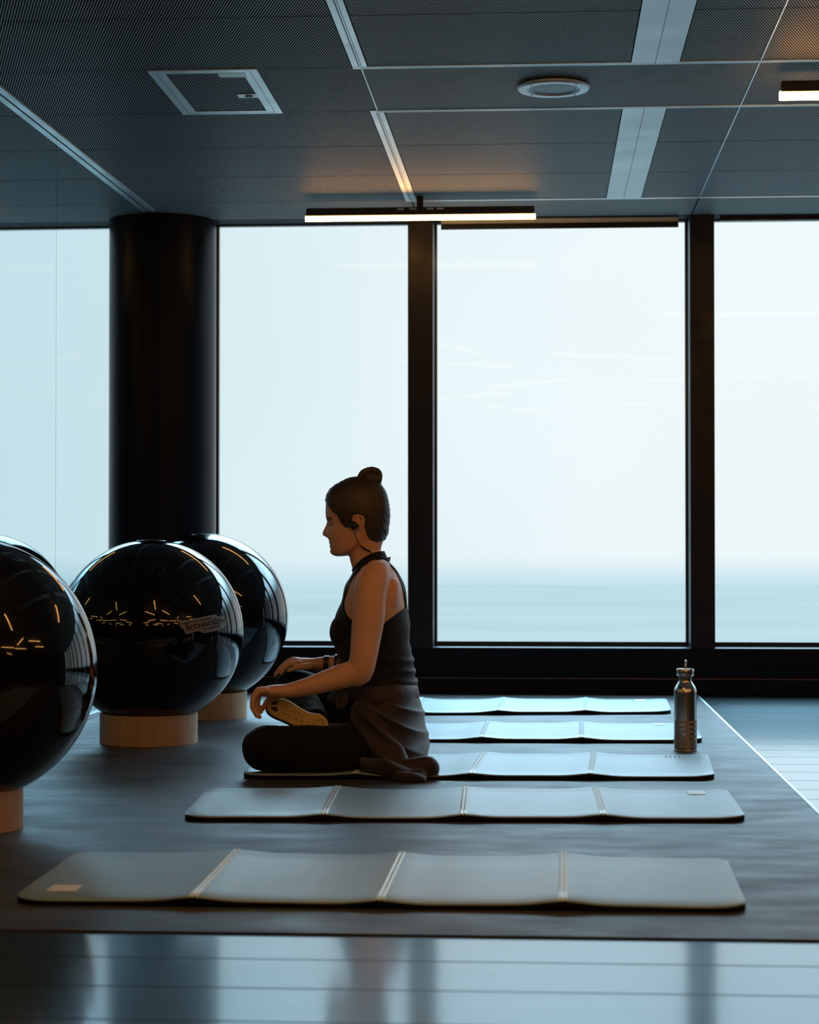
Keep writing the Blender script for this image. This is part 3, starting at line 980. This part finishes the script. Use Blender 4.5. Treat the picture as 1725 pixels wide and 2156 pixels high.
# left arm (towards the viewer)
limb(B, [(800,1203,6.145,.034,1.2),(788,1218,6.105,.049,1.05),(781,1240,6.085,.0515),(778,1268,6.07,.0505),(776,1300,6.06,.0500),(771,1340,6.05,.0465),(766,1378,6.035,.0425),(760,1408,6.03,.0405),(751,1420,6.03,.0385)], n=32)
limb(B, [(766,1422,6.03,.0245),(757,1414,6.03,.036),(742,1418,6.028,.0385),(720,1424,6.022,.0375),(694,1432,6.015,.0345),(660,1442.5,6.005,.0295),(630,1450,6.0,.0252),(608,1454,5.996,.0218,1.12),(598,1455.5,5.995,.0215,1.2)], n=32)
def hand(B, pts, fingers, thumb):
    limb(B, pts, n=24)
    for f_ in fingers: limb(B, f_, n=14, sub=6)
    limb(B, thumb, n=14, sub=6)
# palm from wrist to knuckles, then four fingers falling over the knee, thumb from the palm side
hand(B, [(602,1455,5.995,.0205,1.25),(586,1455,5.99,.0200,1.55),(570,1456,5.99,.0190,1.85),(556,1456,5.99,.0155,2.15)],
 [[(562,1454,5.958,.0098),(546,1455,5.952,.0093),(534,1470,5.948,.0083),(531,1487,5.948,.0076),(536,1500,5.950,.0064)],
  [(560,1452,5.980,.0100),(544,1453,5.977,.0095),(533,1471,5.975,.0086),(533,1491,5.975,.0078),(541,1508,5.977,.0065)],
  [(560,1452,6.003,.0098),(546,1453,6.003,.0092),(538,1472,6.002,.0083),(539,1493,6.002,.0075),(547,1510,6.004,.0064)],
  [(561,1454,6.024,.0088),(550,1457,6.027,.0083),(544,1473,6.029,.0074),(545,1488,6.029,.0067),(550,1500,6.030,.0057)]],
 [(588,1462,6.018,.0125),(577,1467,6.030,.0120),(566,1474,6.036,.0098),(558,1484,6.038,.0084),(554,1493,6.037,.0068)])
# right arm (away from the viewer)
limb(B, [(800,1203,6.335,.034,1.2),(788,1222,6.375,.048),(785,1260,6.40,.050),(784,1310,6.415,.047),(780,1360,6.43,.042),(772,1395,6.43,.039),(764,1404,6.43,.036)], n=28)
limb(B, [(772,1402,6.43,.034),(745,1402,6.435,.036),(720,1400,6.44,.032),(697,1398,6.445,.026),(680,1398,6.45,.0235,1.1),(668,1398,6.45,.0215,1.2)], n=28)
hand(B, [(672,1398,6.45,.0205,1.3),(655,1398,6.45,.0195,1.6),(640,1396.5,6.45,.0185,1.9),(626,1394,6.45,.0145,2.2)],
 [[(632,1396,6.416,.0095),(620,1396,6.410,.0092),(606,1400,6.406,.0082),(597,1408,6.405,.0075),(592,1417,6.405,.0064)],
  [(630,1392,6.438,.0098),(616,1391,6.436,.0092),(601,1399,6.434,.0084),(590,1409,6.434,.0076),(583,1419,6.435,.0064)],
  [(630,1390,6.461,.0098),(615,1389,6.462,.0092),(600,1398,6.462,.0083),(588,1409,6.462,.0075),(580,1421,6.462,.0064)],
  [(632,1393,6.484,.0088),(620,1393,6.488,.0082),(608,1400,6.490,.0074),(598,1410,6.491,.0066),(592,1420,6.491,.0057)]],
 [(652,1402,6.418,.0120),(640,1404,6.404,.0115),(628,1405,6.396,.0094),(617,1408,6.392,.0082),(608,1412,6.390,.0068)])

slim = lambda pts: [(p[0], p[1], p[2], p[3]-.006) + tuple(p[4:]) for p in pts]
# legs: crossed, left thigh lies flat along the mat towards the viewer
limb(B, slim([(820,1564,6.14,.080,1.0),(798,1567,6.115,.081,1.0),(750,1575,6.075,.078),(700,1578,6.045,.0735),(650,1578,6.025,.0700),(600,1577,6.01,.0680),(566,1576,6.005,.0660),(557,1576,6.01,.0655)]), n=36)
limb(B, slim([(564,1580,6.015,.0600),(585,1592,6.05,.0560),(620,1592,6.12,.0560),(660,1588,6.22,.0450),(700,1580,6.33,.0360),(720,1577,6.38,.0340)]), n=28)
limb(B, slim([(825,1552,6.33,.082,1.0),(790,1530,6.38,.082),(730,1500,6.42,.076),(680,1474,6.45,.069),(640,1456,6.47,.064),(625,1452,6.475,.0625),(617,1452,6.47,.0615)]), n=36)
limb(B, slim([(622,1458,6.47,.058),(628,1470,6.43,.056),(638,1488,6.36,.056),(648,1500,6.28,.050),(658,1508,6.20,.040),(664,1514,6.14,.034)]), n=28)
body_me = remesh(B, .0028, smooth=3, fac=.5)
woman = thing('person', 'woman in black tank top and leggings sitting cross-legged on a mat, hair in a bun', 'person', (-.55, Y0, .022))
WL = woman.location.copy()
def adopt(o):
    """children carry world coordinates: shift them into the parent's frame"""
    o.data.transform(Matrix.Translation(-WL)) if o.data.users == 1 else None
    return o
def floor_clamp(me, z):
    n_ = len(me.vertices); a_ = np.empty(n_*3); me.vertices.foreach_get('co', a_)
    a_[2::3] = np.maximum(a_[2::3], z); me.vertices.foreach_set('co', a_); me.update()
floor_clamp(body_me, .0245)
body = link('body', body_me, M['skin'], woman, smooth=True)

# ---- clothing from the body surface
WAIST = 1447
def f_leg(c, n):
    px, py = px_of(c)
    # right and left ankles stay under the cuffs; hands and arms must not be taken
    z = c[2]
    if py < 1405: return -1
    # exclude arms and hands by region
    ax = sdpoly([(510,1395),(640,1372),(705,1375),(740,1380),(772,1392),(790,1400),(786,1440),(768,1446),(716,1462),(640,1480),(590,1484),(566,1496),(556,1520),(512,1520)], px, py)
    if c[1] < 6.075 and ax > 0 and z > .17: return -.01
    if c[1] > 6.38 and z > .255 and py < 1424 and px < 700 and n[2] > -.9:
        # far hand sits on the knee
        kc = P(640, 1456, 6.47)
    return (py - WAIST)*.0015 if px > 705 else .02
# separate limb solids again so that leggings never grab a hand
Lg = MB()
limb(Lg, [(820,1564,6.14,.080,1.0),(798,1567,6.115,.081,1.0),(750,1575,6.075,.078),(700,1578,6.045,.0735),(650,1578,6.025,.0700),(600,1577,6.01,.0680),(566,1576,6.005,.0660),(557,1576,6.01,.0655)], n=36)
limb(Lg, [(564,1580,6.015,.0600),(585,1592,6.05,.0560),(620,1592,6.12,.0560),(660,1588,6.22,.0450),(700,1580,6.33,.0360),(720,1577,6.38,.0340)], n=28)
limb(Lg, [(825,1552,6.33,.082,1.0),(790,1530,6.38,.082),(730,1500,6.42,.076),(680,1474,6.45,.069),(640,1456,6.47,.064),(625,1452,6.475,.0625),(617,1452,6.47,.0615)], n=36)
limb(Lg, [(622,1458,6.47,.058),(628,1470,6.43,.056),(638,1488,6.36,.056),(648,1500,6.28,.050),(658,1508,6.20,.040),(664,1514,6.14,.034)], n=28)
loft(Lg, [s for s in torso if s[0] >= 1425], mod=tmod, ex=2.25)
for sg in (-1, 1):
    c = P(858, 1556); c.y = Y0 + sg*.085; blob(Lg, c, .044, .072, .070)
leg_me = remesh(Lg, .005, smooth=4)
def wr(c):
    x, y, z = c
    return .0012*math.sin(x*55+z*80+3*math.sin(y*30)) + .0018*G2(math.hypot(x-P(760,1540,6.1).x, z-.14), .06)*math.sin(140*(x+z))
leggings = clip(leg_me, lambda c, n: 1 - (max(0, (1432-px_of(c)[1])) if px_of(c)[0] > 705 else 0) , .0035, 'leggings', M['leggings'], woman, disp=wr)
floor_clamp(leggings.data, .0236)
arm_hole = [(839,1211),(830,1197.5),(818,1187),(802.5,1180),(793,1178),(784,1181),(772,1191),(760,1204),(749,1216),(741,1236),(733,1257),(731,1268),(733,1280),(737,1288),(746,1300),(775,1309),(810,1310),(820,1308),(830,1304),(841,1295),(847,1286),(848.5,1272.5),(847,1242),(843,1223.5)]
shirt_out = [(757,1186),(762,1180),(768,1175),(779,1169),(790,1164),(800,1162),(830,1160),(880,1190),(900,1458),(690,1458),(660,1330),(735,1206),(748,1196)]
Sh = MB()
loft(Sh, torso, mod=tmod, ex=2.25)
for sg in (-1, 1):
    c = P(729, 1329); c.y = Y0 + sg*.066; blob(Sh, c, .042, .050, .048, .2)
    c = P(831, 1258); c.y = Y0 + sg*.085; blob(Sh, c, .024, .050, .062, -.1)
    c = P(790, 1200); c.y = Y0 + sg*.10; blob(Sh, c, .036, .07, .020)
limb(Sh, [(769,1160,Y0,.0505,1.04),(779,1190,Y0,.056,1.15),(790,1215,Y0,.060,1.5)], n=32)
blob(Sh, P(724, 1333), .034, .085, .055)
limb(Sh, [(800,1203,6.145,.034,1.2),(788,1218,6.115,.043,1.05)], n=24)
limb(Sh, [(800,1203,6.335,.034,1.2),(788,1218,6.365,.043,1.05)], n=24)
sh_me = remesh(Sh, .0034, smooth=4)
def f_shirt(c, n):
    # side silhouette of the garment, judged in the mid plane
    v = Vector(c); q = Vector((c[0], Y0, c[2])); px, py = px_of(q)
    yy = abs(c[1]-Y0)
    a = -sdpoly(arm_hole, min(px, 836) if yy > .035 else px, py); b = sdpoly(shirt_out, px, py)
    if px > 818 and yy > .035: a = max(a, py - (1307 - (px-818)*.75))
    if py < 1235 and px > 772: a = min(a, (.072-yy)*PXM)
    nar = (yy-.030)*PXM if px > 800 else (yy - .045)*PXM
    hole = min(-a, nar)
    return min(-hole, b)
def shw(c):
    px, py = px_of(c)
    back = max(0, (px-790)/90)
    return max(-.0012, .0045*math.sin((py*.26)+.05*px+1.5*math.sin(c[1]*22))*G2(py-1412, 34)*(.35+back) + .0015*math.sin(py*.10-px*.07+c[1]*30) + .003*G2(py-1432, 10))
shirt = clip(sh_me, f_shirt, .0040, 'tank_top', M['shirt'], woman, disp=shw)
# collar at the nape
C_ = MB()
V = []; F = []
m_ = 40
for i in range(m_+1):
    a = -1.15 + 2.3*i/m_
    px = 779 + 37*math.cos(a); yy = Y0 - .060*math.sin(a); py = 1184 - 6*math.cos(a)
    lo = P(px+2, py+6); hi = P(px + 1 + 5*max(math.cos(a),0)**2, py + 1 - 6*max(math.cos(a),0))
    for q, y_ in ((lo, yy), (hi, Y0+(yy-Y0)*1.06)):
        q.y = y_; V.append(q)
for i in range(m_): F.append((2*i, 2*i+1, 2*i+3, 2*i+2))
col = mesh('shirt_collar', V, F, M['shirt'], shirt, smooth=True)
sm = col.modifiers.new('s', 'SOLIDIFY'); sm.thickness = .004; sm.offset = 0

# ---- hair
hair_poly = [(675,1054),(688.7,1056),(697,1067),(707,1079),(717,1087),(723,1101),(733,1111),(741,1110),(745,1096),(749,1086),(758,1081),(766,1086),(770,1098),(773,1110),(776,1126),(784,1137),(796,1141),(805,1137),(835,1126),(840,970),(675,970)]
def f_hair(c, n):
    if c[2] < .69: return -1
    q = Vector((c[0], Y0, c[2])); px, py = px_of(q)
    if abs(c[1]-Y0) > .081: return -1
    return sdpoly(hair_poly, px, py)
def hd(c):
    px, py = px_of((c[0], Y0, c[2]))
    ang = math.atan2(py-1028, px-790)
    return .0005*math.sin(ang*60+c[1]*50) + .0004*math.sin(ang*131+c[1]*90) + .003*G2(px-806, 16)*G2(py-1118, 18)
hair = clip(body_me, f_hair, .0036, 'hair', M['hair'], woman, disp=hd)
Hb = MB()
blob(Hb, P(778,1010,Y0), .032, .032, .027, -.25)
for k in range(9):
    a = k*.7
    pts = []
    for j in range(9):
        t = j/8; r = .024*(1-.25*t); b_ = a + t*2.6
        c = P(778,1010,Y0) + Vector((math.cos(b_)*r*1.12, math.sin(b_)*r, -.016+.036*t+.004*math.sin(k*2.1)))
        pts.append((*c, .0085*(1-.25*t), 1.0))
    tubeS(Hb, pts, 10)
limb(Hb, [(797,1012,Y0-.008,.011),(799,1000,Y0-.006,.010),(795,991,Y0-.002,.008),(783,988,Y0,.009)])
limb(Hb, [(757,1008,Y0-.01,.010),(764,995,Y0-.008,.009),(777,989,Y0-.004,.009)])
limb(Hb, [(796,1019,Y0,.011),(797,1028,Y0,.013),(790,1034,Y0,.016)])
bun_me = remesh(Hb, .0022, smooth=2)
link('hair_bun', bun_me, M['hair'], hair, smooth=True)
q = MB(); pts = [P(782,1025) + Vector((.022*math.cos(a), .022*math.sin(a), .006*math.cos(a))) for a in [2*PI*k/24 for k in range(25)]]
q.tube(pts, .003, 8); q.build('hair_tie', M['black_plastic'], hair, smooth=True)

# ---- eyes and brows
for sg in (-1, 1):
    c = P(696.5, 1102.5); e = MB(); blob(e, (c.x+.0078, Y0+sg*.030, c.z), .0105, .0115, .0105); eo = e.build('eye', M['eye_white'], woman, smooth=True)
    e = MB(); blob(e, (c.x+.0012, Y0+sg*.030, c.z-.0008), .0042, .0058, .0058); e.build('iris', M['black_plastic'], eo, smooth=True)
    e = MB(); limb(e, [(697,1099.5,Y0+sg*.040,.0022),(692.5,1100,Y0+sg*.030,.0024),(692,1101,Y0+sg*.020,.0020)], n=8); e.build('eyelid', M['skin'], eo, smooth=True)
    e = MB(); limb(e, [(689.5,1092.5,Y0+sg*.014,.0022),(689,1090.5,Y0+sg*.026,.0026),(694,1090.5,Y0+sg*.042,.0022),(699,1093,Y0+sg*.050,.0012)], n=8); e.build('eyebrow', M['hair'], woman, smooth=True)

# ---- earphones with a cable round the neck
ye = Y0 - .084
ep = thing('tmp', '', '') ; bpy.data.objects.remove(ep)
b = MB(); limb(b, [(745,1106,ye-.002,.0125),(749,1107,ye+.004,.010)], n=20, sub=3); limb(b, [(741,1100,ye-.003,.006),(744,1112,ye-.003,.006)], n=12, sub=3)
earph = b.build('earphone', M['black_plastic'], woman, smooth=True)
b = MB(); limb(b, [(741,1103,ye,.0034),(736,1094,ye,.0034),(738,1084,ye+.002,.0030),(746,1079.5,ye+.003,.0028),(756,1080,ye+.002,.0026),(765,1085,ye+.001,.0022)], n=10); b.build('ear_hook', M['black_plastic'], earph, smooth=True)
b = MB(); limb(b, [(746,1113,ye+.002,.0014),(748,1124,ye+.004,.0012),(752,1136,ye+.008,.0012),(760,1149,ye+.016,.0012),(770,1157,ye+.019,.0012),(782,1164,ye+.022,.0012),(795,1169,ye+.024,.0012),(812,1176,ye+.045,.0012),(822,1180,ye+.075,.0012)], n=8); b.build('cable', M['black_plastic'], earph, smooth=True)
b = MB(); limb(b, [(762,1151,ye+.024,.0032),(770,1156.5,ye+.021,.0034),(779,1161,ye+.019,.0032)], n=10); b.build('inline_remote', M['black_plastic'], earph, smooth=True)
# ---- bands on the far wrist
for (pc, w_, nm, r_) in ((688.5, .0085, 'fitness_band', .0300), (710, .0065, 'wrist_band', .0345)):
    c = P(pc, 1398.5, 6.447); b = MB(); pr = [(r_-.004, -w_), (r_, -w_), (r_+.0008, 0), (r_, w_), (r_-.004, w_), (r_-.004, -w_)]
    b.lathe(pr, 40)
    vv = [(c.x + z, c.y + x, c.z + y*.92) for x, y, z in b.v]; b.v = vv
    o = b.build(nm, M['black_plastic'], woman, autos=.6)

# ---- shoe on the right foot, sole turned to the viewer
def Zs(u, v): return 480+u/6.161, 1340+v/6.161
sole_o = [(505,930),(520,870),(560,828),(620,806),(690,800),(745,815),(800,835),(870,880),(950,930),(1040,980),(1100,994),(1180,1000),(1240,1030),(1288,1080),(1306,1140),(1304,1200),(1270,1238),(1180,1252),(1080,1235),(980,1208),(910,1186),(820,1142),(720,1092),(640,1062),(560,1020),(514,972)]
def smoothpoly(poly, it=2):
    for _ in range(it):
        o = []
        for i in range(len(poly)):
            a = poly[i]; c = poly[(i+1)%len(poly)]
            o += [(.75*a[0]+.25*c[0], .75*a[1]+.25*c[1]), (.25*a[0]+.75*c[0], .25*a[1]+.75*c[1])]
        poly = o
    return poly
so = smoothpoly([Zs(*p) for p in sole_o])
cx_ = sum(p[0] for p in so)/len(so); cy_ = sum(p[1] for p in so)/len(so)
def layers(poly, ls, name, mat, parent, wav=0):
    V = []; F = []; n = len(poly)
    for (gx, gy, sc_, Y) in ls:
        for i, (x, y) in enumerate(poly):
            V.append(P(cx_+gx+(x-cx_)*sc_, cy_+gy+(y-cy_)*sc_, Y))
    m = len(ls)
    for i in range(m-1):
        for k in range(n): F.append((i*n+k, i*n+(k+1)%n, (i+1)*n+(k+1)%n, (i+1)*n+k))
    F.append(tuple(range(n-1,-1,-1))); F.append(tuple((m-1)*n+k for k in range(n)))
    o = mesh(name, V, [f[::-1] for f in F], mat, parent, autos=.7)
    return o
shoe = layers(so, [(0,0,1.0,6.042),(-2,2,1.02,6.050),(-3,3,1.0,6.066),(-3,2,.94,6.085),(0,0,.84,6.104),(4,0,.66,6.122),(10,0,.40,6.136)], 'shoe', M['shoe_upper'], woman)
sole = layers(so, [(0,0,.93,6.0265),(0,0,.985,6.030),(0,0,1.0,6.036),(0,0,.995,6.044)], 'sole', M['sole'], shoe)
sole['label'] = 'pale yellow treaded sole'
for quad in ([(572,852),(655,832),(636,884),(552,890)], [(556,916),(634,912),(650,974),(604,970),(566,944)]):
    q = MB(); V = [P(*Zs(*p), 6.0258) for p in quad] + [P(*Zs(*p), 6.029) for p in quad]
    n = len(quad); q.add(V, [tuple(range(n)), tuple(range(2*n-1, n-1, -1))] + [(i, n+i, n+(i+1)%n, (i+1)%n) for i in range(n)])
    q.build('toe_pad', M['sole_dark'], sole)
random.seed(5)
q = MB()
for i in range(46):
    t = random.random(); s_ = random.uniform(-.8, .8)
    u = 700 + t*560; mid = interp([(700,950),(850,1010),(1000,1080),(1150,1110),(1260,1130)], u); hw_ = interp([(700,110),(900,100),(1050,80),(1250,85)], u)
    v = mid + s_*hw_*.85; ln_ = random.uniform(8, 26); an = random.choice([1.25, 1.9, .5, 1.5])
    a = (u-math.cos(an)*ln_, v-math.sin(an)*ln_); c = (u+math.cos(an)*ln_, v+math.sin(an)*ln_); wd = 2.2
    nx, ny = -math.sin(an)*wd, math.cos(an)*wd
    V = [P(*Zs(a[0]+nx, a[1]+ny), 6.0262), P(*Zs(a[0]-nx, a[1]-ny), 6.0262), P(*Zs(c[0]-nx, c[1]-ny), 6.0262), P(*Zs(c[0]+nx, c[1]+ny), 6.0262)]
    q.add(V, [(0,1,2,3)])
q.build('tread_grooves', M['sole_dark'], sole)
# left foot, tucked under the right shin
Lf = MB(); limb(Lf, [(716,1574,6.40,.031,1.2),(700,1576,6.43,.032,1.1),(668,1577,6.46,.029,1.2),(640,1582,6.48,.022,1.5)], n=24)
lf = remesh(Lf, .005, smooth=3); floor_clamp(lf, .0240); link('shoe', lf, M['shoe_upper'], woman, smooth=True)

# ---- jacket tied round the waist, draped over the hip down to the floor
J = MB()
jk = [(1436,735,873,.150),(1446,728,879,.166),(1470,726,883,.180),(1500,734,891,.200),(1530,750,896,.212),(1552,764,900,.216),(1568,778,905,.214),(1584,795,901,.205),(1600,812,892,.175),(1609,820,880,.14)]
loft(J, jk, sub=6, n=80, ex=2.3)
limb(J, [(770,1500,6.08,.045,1.0),(790,1545,6.055,.048),(812,1580,6.03,.046),(835,1606,6.01,.040)], n=24)
limb(J, [(800,1610,5.995,.022),(835,1618,5.985,.030),(870,1619,5.985,.0335),(893,1619,5.985,.036),(901,1619,5.985,.0355)], n=28)
limb(J, [(770,1606,5.975,.016),(800,1614,5.965,.022),(835,1627,5.950,.026),(862,1633,5.935,.024),(884,1632,5.935,.022)], n=24)
limb(J, [(838,1636,5.905,.016),(862,1641,5.895,.0155),(884,1639,5.905,.0155)], n=20)
J_me = remesh(J, .0034, smooth=5)
def jd(c):
    px, py = px_of(c)
    k = min(1, max(0, (py-1475)/25))
    # folds fan out from the knot at the front of the waist
    a = math.atan2(py-1440, px-690); r = math.hypot(px-690, py-1440)
    f1 = math.sin(a*15 + .012*r + .7*math.sin(r*.025)); f2 = math.sin(a*31 + 1.3 + .02*r)
    return k*(.0042*(1-abs(f1))**2*3.2 + .0022*f2)*min(1, r/110) + .002*math.sin(px*.11+py*.19)*(1-k) 
n_ = len(J_me.vertices)
jc = np.empty(n_*3); J_me.vertices.foreach_get('co', jc); jc = jc.reshape(-1, 3)
jn = np.empty(n_*3); J_me.vertices.foreach_get('normal', jn); jn = jn.reshape(-1, 3)
for q_ in range(n_):
    c = jc[q_] + jn[q_]*jd(jc[q_])*(.35+.55*abs(jn[q_][1]))
    zf = .0112 if c[1] < 5.952 else .0234
    if c[2] < zf: c[2] = zf
    jc[q_] = c
J_me.vertices.foreach_set('co', jc.ravel()); J_me.update()
bmj = bmesh.new(); bmj.from_mesh(J_me)
for _ in range(2): bmesh.ops.smooth_vert(bmj, verts=bmj.verts[:], factor=.5, use_axis_x=True, use_axis_y=True, use_axis_z=False)
bmj.to_mesh(J_me); bmj.free()
jacket = link('tied_jacket', J_me, M['jacket'], woman, smooth=True)
jacket['label'] = 'dark jacket tied around the waist'
# rolled waistband
b = MB(); V = []; F = []; m_ = 90
for i in range(m_):
    t = 2*PI*i/m_; cx2, sx2 = math.cos(t), math.sin(t)
    for (py, g) in ((1438, -1), (1441, 3), (1449, 5.5), (1460, 6), (1468, 4.5), (1472, 0), (1470, -4)):
        pf, pb = interp([(1436,726),(1472,718)], py) - g, interp([(1436,872),(1472,880)], py) + g
        ph = 1 + .012*math.sin(t*9)
        p = P((pf+pb)/2 - cx2*(pb-pf)/2*ph, py + 1.5*math.sin(t*4)); p.y = Y0 - sx2*(.168 + g/PXM + (py-1436)*.0004)*ph; V.append(p)
k_ = 7
for i in range(m_):
    for k in range(k_-1): F.append((i*k_+k, i*k_+k+1, ((i+1)%m_)*k_+k+1, ((i+1)%m_)*k_+k))
mesh('jacket_band', V, F, M['jacket_band'], jacket, smooth=True)
# knot in front
b = MB(); limb(b, [(700,1470,6.14,.016),(712,1462,6.10,.020),(722,1470,6.07,.018),(716,1485,6.05,.014)], n=16); 
o = link('sleeve_knot', remesh(b, .004, 2), M['jacket'], jacket, smooth=True)

# put every child into the parent's frame (they were modelled in room coordinates)
done = set()
def shift(o):
    for ch in o.children:
        if ch.data.name not in done:
            ch.data.transform(Matrix.Translation(-WL)); done.add(ch.data.name)
        shift(ch)
shift(woman)
